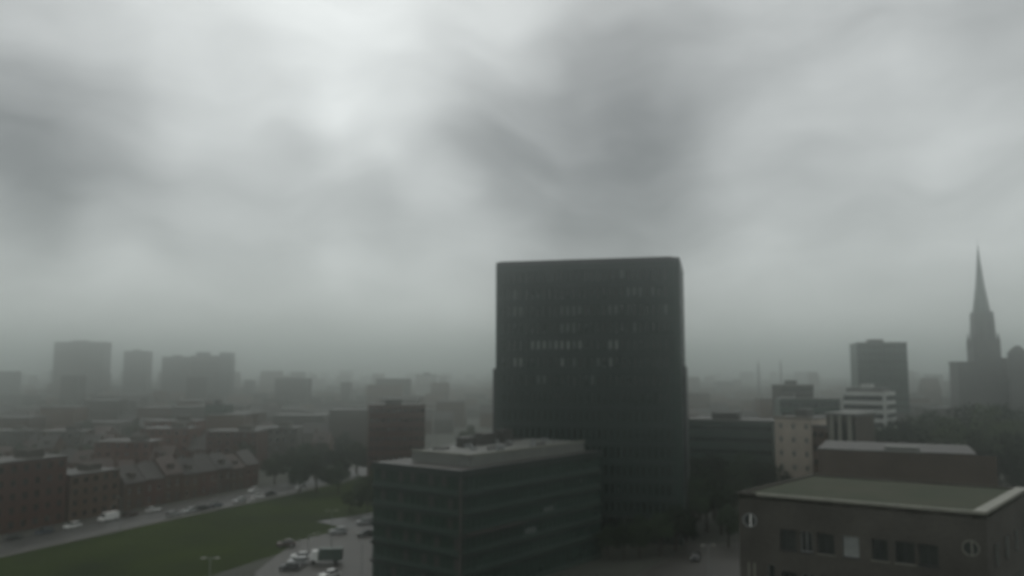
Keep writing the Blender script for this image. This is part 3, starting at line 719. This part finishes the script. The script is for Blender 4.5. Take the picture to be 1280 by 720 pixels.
for n, (d, w) in enumerate(((350, 'second'), (398, 'third'), (446, 'fourth'), (505, 'fifth'), (580, 'sixth'))):
    for k in range(9):
        px = tr.uniform(862, 1190); q = P(px, 463, d); tree(q.x, q.y, tr.uniform(10, 15), f'before the {w} row on the right', 'trees among the right hand houses')

# ------------------------------------------------------------------ cars, van, lamps
def car(label, col, x, y, rz, group, z=.012, hatch=False):
    t = thing('parked_car', label, 'car', (x, y, z), rz, group)
    prof = [(-2.1, .35), (-2.15, .75), (-1.95, .92), (-1.1, .98), (1.55, .98), (2.05, .88), (2.1, .35)]
    b = MB(); n = len(prof); w = .86
    for sgn in (-1, 1):
        pass
    def extr(mb, pr, w0, wf):
        o = len(mb.v); m = len(pr)
        for sg in (-1, 1): mb.v += [(x_, sg*wf(z_), z_) for x_, z_ in pr]
        mb.f.append(tuple(o+i for i in range(m))); mb.f.append(tuple(o+2*m-1-i for i in range(m))); mb.mi += [0, 0]
        for i in range(m):
            j = (i+1) % m; mb.f.append((o+i, o+m+i, o+m+j, o+j)); mb.mi.append(0)
    extr(b, prof, w, lambda z_: .88 if z_ < .8 else .83); b.build('body', M[col], t)
    cab = [(-1.0, .981), (-.35, 1.43), (1.15, 1.45), (1.75, .981)] if not hatch else [(-1.0, .981), (-.35, 1.5), (1.6, 1.52), (1.9, .981)]
    b = MB(); extr(b, cab, w, lambda z_: .80 if z_ < 1.2 else .62); b.build('windscreen', M['glass'], t)
    b = MB(); extr(b, [(-.42, 1.44), (-.34, 1.48), (1.1, 1.5), (1.2, 1.46)] if not hatch else [(-.42, 1.51), (-.34, 1.55), (1.5, 1.57), (1.62, 1.53)], w, lambda z_: .62); b.build('roof', M[col], t)
    for sx in (-1.35, 1.3):
        for sy in (-1, 1):
            wl = MB().tube((sx, sy*.70, .32), (sx, sy*.89, .32), .32, n=14).build('wheel', M['rubber'], t)
            MB().tube((sx, sy*.86, .32), (sx, sy*.895, .32), .19, n=10).build('rim', M['metal'], wl)
    for sy in (-1, 1):
        MB().box(-2.16, -2.08, sy*.65-.16, sy*.65+.16, .62, .78).build('headlight', M['lamp_white'], t)
        MB().box(2.03, 2.11, sy*.68-.12, sy*.68+.12, .66, .84).build('tail_light', M['lamp_red'], t)
    return t
cols = [('car_white', 'white'), ('car_silver', 'silver'), ('car_dark', 'black'), ('car_blue', 'dark blue'), ('car_red', 'red')]
# parked beside the lawn road: photo columns of the cars, kerb side
CARS = [(94, 661, 0, 'white'), (117, 650, 1, 'white van'), (199, 641, 0, 'white'), (209, 645, 1, 'silver'), (232, 641, 1, 'silver'), (247, 637, 2, 'black'), (262, 634, 3, 'blue'), (290, 627, 1, 'silver'), (307, 622, 0, 'white'), (322, 619, 2, 'black'), (335, 616, 0, 'white'), (365, 611, 1, 'silver'), (152, 652, 2, 'black'), (60, 668, 3, 'blue'), (20, 676, 2, 'black'), (176, 647, 4, 'dark red')]
rowcars = []
def van(label, x, y, rz, col, group=None):
    t = thing('delivery_van', label, 'van', (x, y, .012), rz, group)
    b = MB(); pr = [(-2.7, .4), (-2.75, 1.0), (-2.0, 1.25), (-1.45, 2.2), (2.6, 2.3), (2.65, .4)]
    o = 0; m = len(pr)
    for sg in (-1, 1): b.v += [(x_, sg*(.98 if z_ < 1.3 else .9), z_) for x_, z_ in pr]
    b.f += [tuple(range(m)), tuple(2*m-1-i for i in range(m))]; b.mi += [0, 0]
    for i in range(m): j = (i+1) % m; b.f.append((i, m+i, m+j, j)); b.mi.append(0)
    b.build('body', M[col], t)
    MB().prism([(-2.02, -.85), (-2.0, .85), (-1.99, .85), (-1.99, -.85)], 1.3, 1.32).face([(-2.03, -.8, 1.27), (-2.03, .8, 1.27), (-1.52, .76, 2.12), (-1.52, -.76, 2.12)]).build('windscreen', M['glass'], t)
    for sx in (-1.75, 1.6):
        for sy in (-1, 1): MB().tube((sx, sy*.8, .36), (sx, sy*1.0, .36), .36, n=14).build('wheel', M['rubber'], t)
    for sy in (-1, 1): MB().box(-2.78, -2.7, sy*.72-.14, sy*.72+.14, .75, .95).build('headlight', M['lamp_white'], t)
    return t
def road_at(px, py):
    q = G(px, py); best = None
    for k in range(0, 470):
        c, a = along(k, 0); dd = (c-Vector((q.x, q.y))).length
        if best is None or dd < best[0]: best = (dd, k, a, (Vector((q.x, q.y))-c).dot(Vector((math.sin(a), -math.cos(a)))))
    return best
cnt = {}
for px, py, ci, nm in sorted(CARS):
    dd, s_, a, off = road_at(px, py); side = -5.35 if (off < 0) else 5.35
    q, a = along(s_, side)
    if nm == 'white van': van('small white van parked among cars on the lawn road', q.x, q.y, a, 'car_white'); continue
    cnt[nm] = cnt.get(nm, 0)+1; rowcars.append((px, nm, car('', cols[ci][0], q.x, q.y, a+(math.pi if rng.random() < .4 else 0), 'cars parked along the lawn road', hatch=rng.random() < .5)))
seen = {}
for px, nm, o in rowcars:
    seen[nm] = seen.get(nm, 0)+1; n = seen[nm]
    o['label'] = f'{nm} car parked on the lawn road' if cnt[nm] == 1 else f'{nm} car parked on the lawn road, {ORD[n-1]} {nm} one'+(' there' if n == 1 else ' from the left')
for px, py, ci, rz, lb in ((423, 667, 1, .3, 'silver car parked in the small car park near the trees'), (457, 670, 2, .5, 'black car half hidden by the left corner of the glass office'),
                           (456, 655, 1, .4, 'silver car parked behind the black one near the glass office'), (372, 706, 1, .1, 'silver car parked at the front of the paved forecourt'),
                           (363, 712, 2, .15, 'black car parked nearest the lawn corner on the forecourt'), (376, 699, 0, .1, 'white car parked behind the silver one on the forecourt'),
                           (412, 722, 0, .9, 'white car cut off by the lower edge of the forecourt'), (870, 700, 2, 1.2, 'black car on the paved street right of the tower'), (358, 683, 4, .2, 'dark red car at the lawn edge of the forecourt')):
    q = G(px, py, .02); car(lb, cols[ci][0], q.x, q.y, rz, 'cars parked around the offices', z=.016, hatch=ci == 1)
# box truck on the forecourt
q = G(404, 704, .02); t = thing('box_truck', 'dark green box truck with a white cab on the paved forecourt', 'truck', (q.x, q.y, .016), R(4))
bx = MB().box(-.9, 3.9, -1.15, 1.15, .75, 3.1).build('cargo_box', M['green_panel'], t); MB().box(3.9, 3.95, -1.0, 1.0, .85, 3.0).build('rear_door', M['dark_trim'], bx)
cb = MB().prism([(-2.7, -1.05), (-1.0, -1.05), (-1.0, 1.05), (-2.7, 1.05)], .55, 2.6, top=[(-2.3, -1.0), (-1.0, -1.0), (-1.0, 1.0), (-2.3, 1.0)]).build('cab', M['car_white'], t)
MB().box(-2.72, -2.64, -.9, .9, .75, 1.0).build('bumper', M['steel_dark'], cb)
for sx in (-1.9, 2.6):
    for sy in (-1, 1): MB().tube((sx, sy*.8, .45), (sx, sy*1.1, .45), .45, n=14).build('wheel', M['rubber'], t)

def lamp(label, x, y, h, rz, heads=2, group='street lamps'):
    t = thing('street_lamp', label, 'street lamp', (x, y, 0), rz, group)
    MB().tube((0, 0, 0), (0, 0, h), .09, .06).tube((0, 0, 0), (0, 0, .9), .13, .13).build('pole', M['metal'], t)
    for sx in ((-1, 1) if heads == 2 else (1,)):
        a = MB().tube((0, 0, h-.05), (sx*.85, 0, h+.08), .04).build('arm', M['metal'], t)
        hd = MB().prism([(sx*1.05-.42, -.16), (sx*1.05+.42, -.16), (sx*1.05+.42, .16), (sx*1.05-.42, .16)], h+.03, h+.2, top=[(sx*1.05-.3, -.1), (sx*1.05+.3, -.1), (sx*1.05+.3, .1), (sx*1.05-.3, .1)]).build('lamp_head', M['coping'], t)
        MB().box(sx*1.05-.36, sx*1.05+.36, -.12, .12, h-.02, h+.028).build('lens', M['lamp_white'], hd)
    return t
p = P(263, 697, 128); lamp('near double armed street lamp rising in front of the lawn', p.x, p.y, p.z-.1, 0)
p = P(415, 638, 190); lamp('double armed street lamp beside the small car park', p.x, p.y, p.z-.1, .2)
p = P(885, 682, 158); lamp('double armed street lamp on the paved street right of the tower', p.x, p.y, p.z, .1)
p = P(453, 668, 150); lamp('tall single street lamp close to the left face of the glass office', p.x, p.y, p.z, 2.6, 1)
p = P(386, 668, 176); lamp('single street lamp behind the truck on the forecourt', p.x, p.y, p.z, .2, 1)
lampn = 0
for s_ in (88, 122, 156, 190, 222, 252, 280, 310):
    q, a = along(s_, 7.6); x_, y_ = pix(Vector((q.x, q.y, 8)))
    if 0 < x_ < 470:
        lamp(f'slim street lamp on the lawn road, {ORD[lampn]}'+('' if lampn == 0 else ' from the left'), q.x, q.y, 8.0, a+math.pi/2, 1, 'slim lamps along the lawn road'); lampn += 1
# low bollards round the forecourt edge
bn = 0
for px, py in ((364, 686), (374, 680), (386, 675), (398, 671), (410, 668)):
    q = G(px, py); b_ = thing('bollard', f'short pale bollard on the forecourt edge, {ORD[bn]} of five'+('' if bn == 0 else ' from the left'), 'bollard', (q.x, q.y, .016), 0, 'bollards on the forecourt edge')
    MB().tube((0, 0, 0), (0, 0, .95), .1, .1, 10).build('post', M['metal'], b_); MB().tube((0, 0, .951), (0, 0, 1.1), .11, .06, 10).build('cap', M['whitewall'], b_); bn += 1

# ------------------------------------------------------------------ visibility of filler and labels that single things out
bpy.context.view_layer.update()
from mathutils.bvhtree import BVHTree
vs, fs, own = [], [], []; hit = {}
for ob in C.objects:
    if ob.type != 'MESH': continue
    top = ob
    while top.parent: top = top.parent
    n0 = len(vs); mw = ob.matrix_world; me = ob.data
    if ob.name.startswith('crown'):
        for p in list(me.polygons)[::5]:
            c = p.center; k = len(vs); vs += [mw @ (c+(me.vertices[v].co-c)*1.6) for v in p.vertices]; fs.append(tuple(range(k, len(vs)))); own.append(top.name)
        continue
    vs += [mw @ v.co for v in me.vertices]
    for p in me.polygons: fs.append(tuple(v+n0 for v in p.vertices)); own.append(top.name)
bvh = BVHTree.FromPolygons(vs, fs)
org = Vector((0, 0, CAMZ))
for py in range(405, 720, 2):
    for px in range(1, 1280, 2):
        h_ = bvh.ray_cast(org, ray(px, py).normalized())
        if h_[0] is not None:
            e = hit.setdefault(own[h_[2]], [0, 0]); e[0] += 1; e[1] += px
del vs, fs, bvh
fam = {}
for o, tn, where, h in FILL:
    e = hit.get(o.name)
    if not e or e[0] < 3: kill(o); continue
    fam.setdefault((tn, where), []).append((e[1]/e[0], o))
for (tn, where), L_ in fam.items():
    L_.sort(key=lambda a: a[0])
    for i, (x_, o) in enumerate(L_):
        conn = 'in the ' if ' row' in where and not where.startswith('before') else ''
        if len(L_) == 1: o['label'] = f'{tn}, the only one {conn}{where}'
        elif i == 0: o['label'] = f'leftmost {tn} {conn}{where}'
        else: o['label'] = f'{ORD[min(i, 19)]} {tn} from left {conn}{where}'
bpy.data.batch_remove(DEAD)

# ------------------------------------------------------------------ air
TOPZ = 128.0
hz = MB().box(-4400, 4400, -380, 5400, -1.5, TOPZ)
hm = bpy.data.materials.new('haze'); hm.use_nodes = True; N = hm.node_tree.nodes; L = hm.node_tree.links
N.remove(N['Principled BSDF']); pv = N.new('ShaderNodeVolumePrincipled')
pv.inputs['Color'].default_value = (.93, .972, .952, 1); pv.inputs['Density'].default_value = .0013; pv.inputs['Anisotropy'].default_value = .93
L.new(pv.outputs[0], N['Material Output'].inputs['Volume'])
hz = hz.build('haze', hm); tag(hz, 'thin grey rainy haze filling the air over the town', 'haze', kind='stuff')

# ------------------------------------------------------------------ sky
SUN_EL, SUN_AZ = R(55), R(-12)          # behind the cloud, ahead and slightly left
w = bpy.data.worlds.new('World'); sc.world = w; w.use_nodes = True; N = w.node_tree.nodes; L = w.node_tree.links
bg = N['Background']; bg.inputs['Strength'].default_value = .1
sk = N.new('ShaderNodeTexSky'); sk.sky_type = 'NISHITA'; sk.sun_disc = False; sk.sun_elevation = SUN_EL; sk.sun_rotation = SUN_AZ
tc = N.new('ShaderNodeTexCoord')
def math_(op, a, b_=None, clamp=False):
    n = N.new('ShaderNodeMath'); n.operation = op; n.use_clamp = clamp
    for i, v in enumerate((a, b_)):
        if v is None: continue
        if isinstance(v, (int, float)): n.inputs[i].default_value = v
        else: L.new(v, n.inputs[i])
    return n.outputs[0]
def noise(vec, scale, detail, rough=.55):
    n = N.new('ShaderNodeTexNoise'); n.inputs['Scale'].default_value = scale; n.inputs['Detail'].default_value = detail; n.inputs['Roughness'].default_value = rough
    L.new(vec, n.inputs['Vector']); return n
nrm = N.new('ShaderNodeVectorMath'); nrm.operation = 'NORMALIZE'; L.new(tc.outputs['Generated'], nrm.inputs[0])
wn = noise(nrm.outputs[0], 4.5, 2)
sub = N.new('ShaderNodeVectorMath'); sub.operation = 'SUBTRACT'; L.new(wn.outputs['Color'], sub.inputs[0]); sub.inputs[1].default_value = (.5, .5, .5)
scl = N.new('ShaderNodeVectorMath'); scl.operation = 'SCALE'; L.new(sub.outputs[0], scl.inputs[0]); scl.inputs['Scale'].default_value = .15
wd = N.new('ShaderNodeVectorMath'); wd.operation = 'ADD'; L.new(nrm.outputs[0], wd.inputs[0]); L.new(scl.outputs[0], wd.inputs[1])
sq = N.new('ShaderNodeVectorMath'); sq.operation = 'MULTIPLY'; L.new(wd.outputs[0], sq.inputs[0]); sq.inputs[1].default_value = (1, 1, 2.0)
cn = noise(sq.outputs[0], 4.5, 4, .45)
val = math_('ADD', .52, math_('MULTIPLY', math_('SUBTRACT', cn.outputs['Fac'], .5), .45))
# cloud masses: direction, angular radius, brightness
BLOBS = [(330, 10, .25, .30), (480, 50, .15, .16), (90, -20, .16, .16), (640, 10, .12, .24), (40, 165, .19, -.26), (20, 190, .12, -.08), (250, 240, .20, -.08),
         (740, 185, .26, -.22), (720, 215, .15, -.16), (610, 190, .10, -.10), (860, 150, .16, -.14), (820, 245, .13, -.10),
         (420, 165, .07, .20), (490, 195, .06, .18), (550, 235, .06, .14), (1130, 110, .18, .06), (1230, 30, .10, -.06), (1080, 285, .16, -.05), (490, 320, .10, -.10),
         (165, 325, .06, .10), (480, 400, .18, .08), (610, 310, .06, .08), (390, 335, .08, .06)]
for px, py, r, amp in BLOBS:
    c = ray(px, py).normalized()
    ds = N.new('ShaderNodeVectorMath'); ds.operation = 'DISTANCE'; L.new(wd.outputs[0], ds.inputs[0]); ds.inputs[1].default_value = c
    mr = N.new('ShaderNodeMapRange'); mr.interpolation_type = 'SMOOTHSTEP'; mr.inputs['From Min'].default_value = r; mr.inputs['From Max'].default_value = 0
    mr.inputs['To Min'].default_value = 0; mr.inputs['To Max'].default_value = amp
    L.new(ds.outputs['Value'], mr.inputs['Value']); val = math_('ADD', val, mr.outputs[0])
sq2 = N.new('ShaderNodeVectorMath'); sq2.operation = 'MULTIPLY'; L.new(wd.outputs[0], sq2.inputs[0]); sq2.inputs[1].default_value = (1, 1, 3.4)
st = noise(sq2.outputs[0], 7.5, 4, .48)
val = math_('ADD', val, math_('MULTIPLY', math_('SUBTRACT', st.outputs['Fac'], .5), .22))
val = math_('MAXIMUM', val, .12)
# cloud brightness is raised slightly towards the horizon
sz = N.new('ShaderNodeSeparateXYZ'); L.new(nrm.outputs[0], sz.inputs[0])
hr = N.new('ShaderNodeMapRange'); hr.interpolation_type = 'SMOOTHSTEP'; hr.inputs['From Min'].default_value = -.02; hr.inputs['From Max'].default_value = .30
hr.inputs['To Min'].default_value = 1.18; hr.inputs['To Max'].default_value = 1.0
L.new(sz.outputs['Z'], hr.inputs['Value']); val = math_('MULTIPLY', val, hr.outputs[0])
cc = N.new('ShaderNodeMix'); cc.data_type = 'RGBA'; cc.inputs['Factor'].default_value = .94
L.new(sk.outputs[0], cc.inputs['A'])
cs = N.new('ShaderNodeVectorMath'); cs.operation = 'SCALE'; cs.inputs[0].default_value = (9.7, 10.0, 9.85); L.new(val, cs.inputs['Scale'])
L.new(cs.outputs[0], cc.inputs['B']); L.new(cc.outputs['Result'], bg.inputs['Color'])
sd = bpy.data.lights.new('sun', 'SUN'); sd.energy = .5; sd.angle = R(60); sd.color = (1, .97, .93)
so = bpy.data.objects.new('sun', sd); C.objects.link(so)
sv = Vector((math.sin(SUN_AZ)*math.cos(SUN_EL), math.cos(SUN_AZ)*math.cos(SUN_EL), math.sin(SUN_EL)))
so.rotation_euler = sv.to_track_quat('Z', 'Y').to_euler(); so.location = (0, 0, 300)

# ------------------------------------------------------------------ render settings
sc.view_settings.view_transform = 'Standard'; sc.view_settings.look = 'None'; sc.view_settings.gamma = 1; sc.view_settings.exposure = 0
sc.view_settings.use_curve_mapping = False
cy = sc.cycles
cy.use_denoising = True; cy.pixel_filter_type = 'BLACKMAN_HARRIS'; cy.filter_width = 1.8
try: cy.denoiser = 'OPENIMAGEDENOISE'; cy.denoising_input_passes = 'RGB_ALBEDO_NORMAL'
except Exception: pass
cy.max_bounces = 8; cy.volume_bounces = 4; cy.diffuse_bounces = 3; cy.glossy_bounces = 2; cy.sample_clamp_indirect = 4
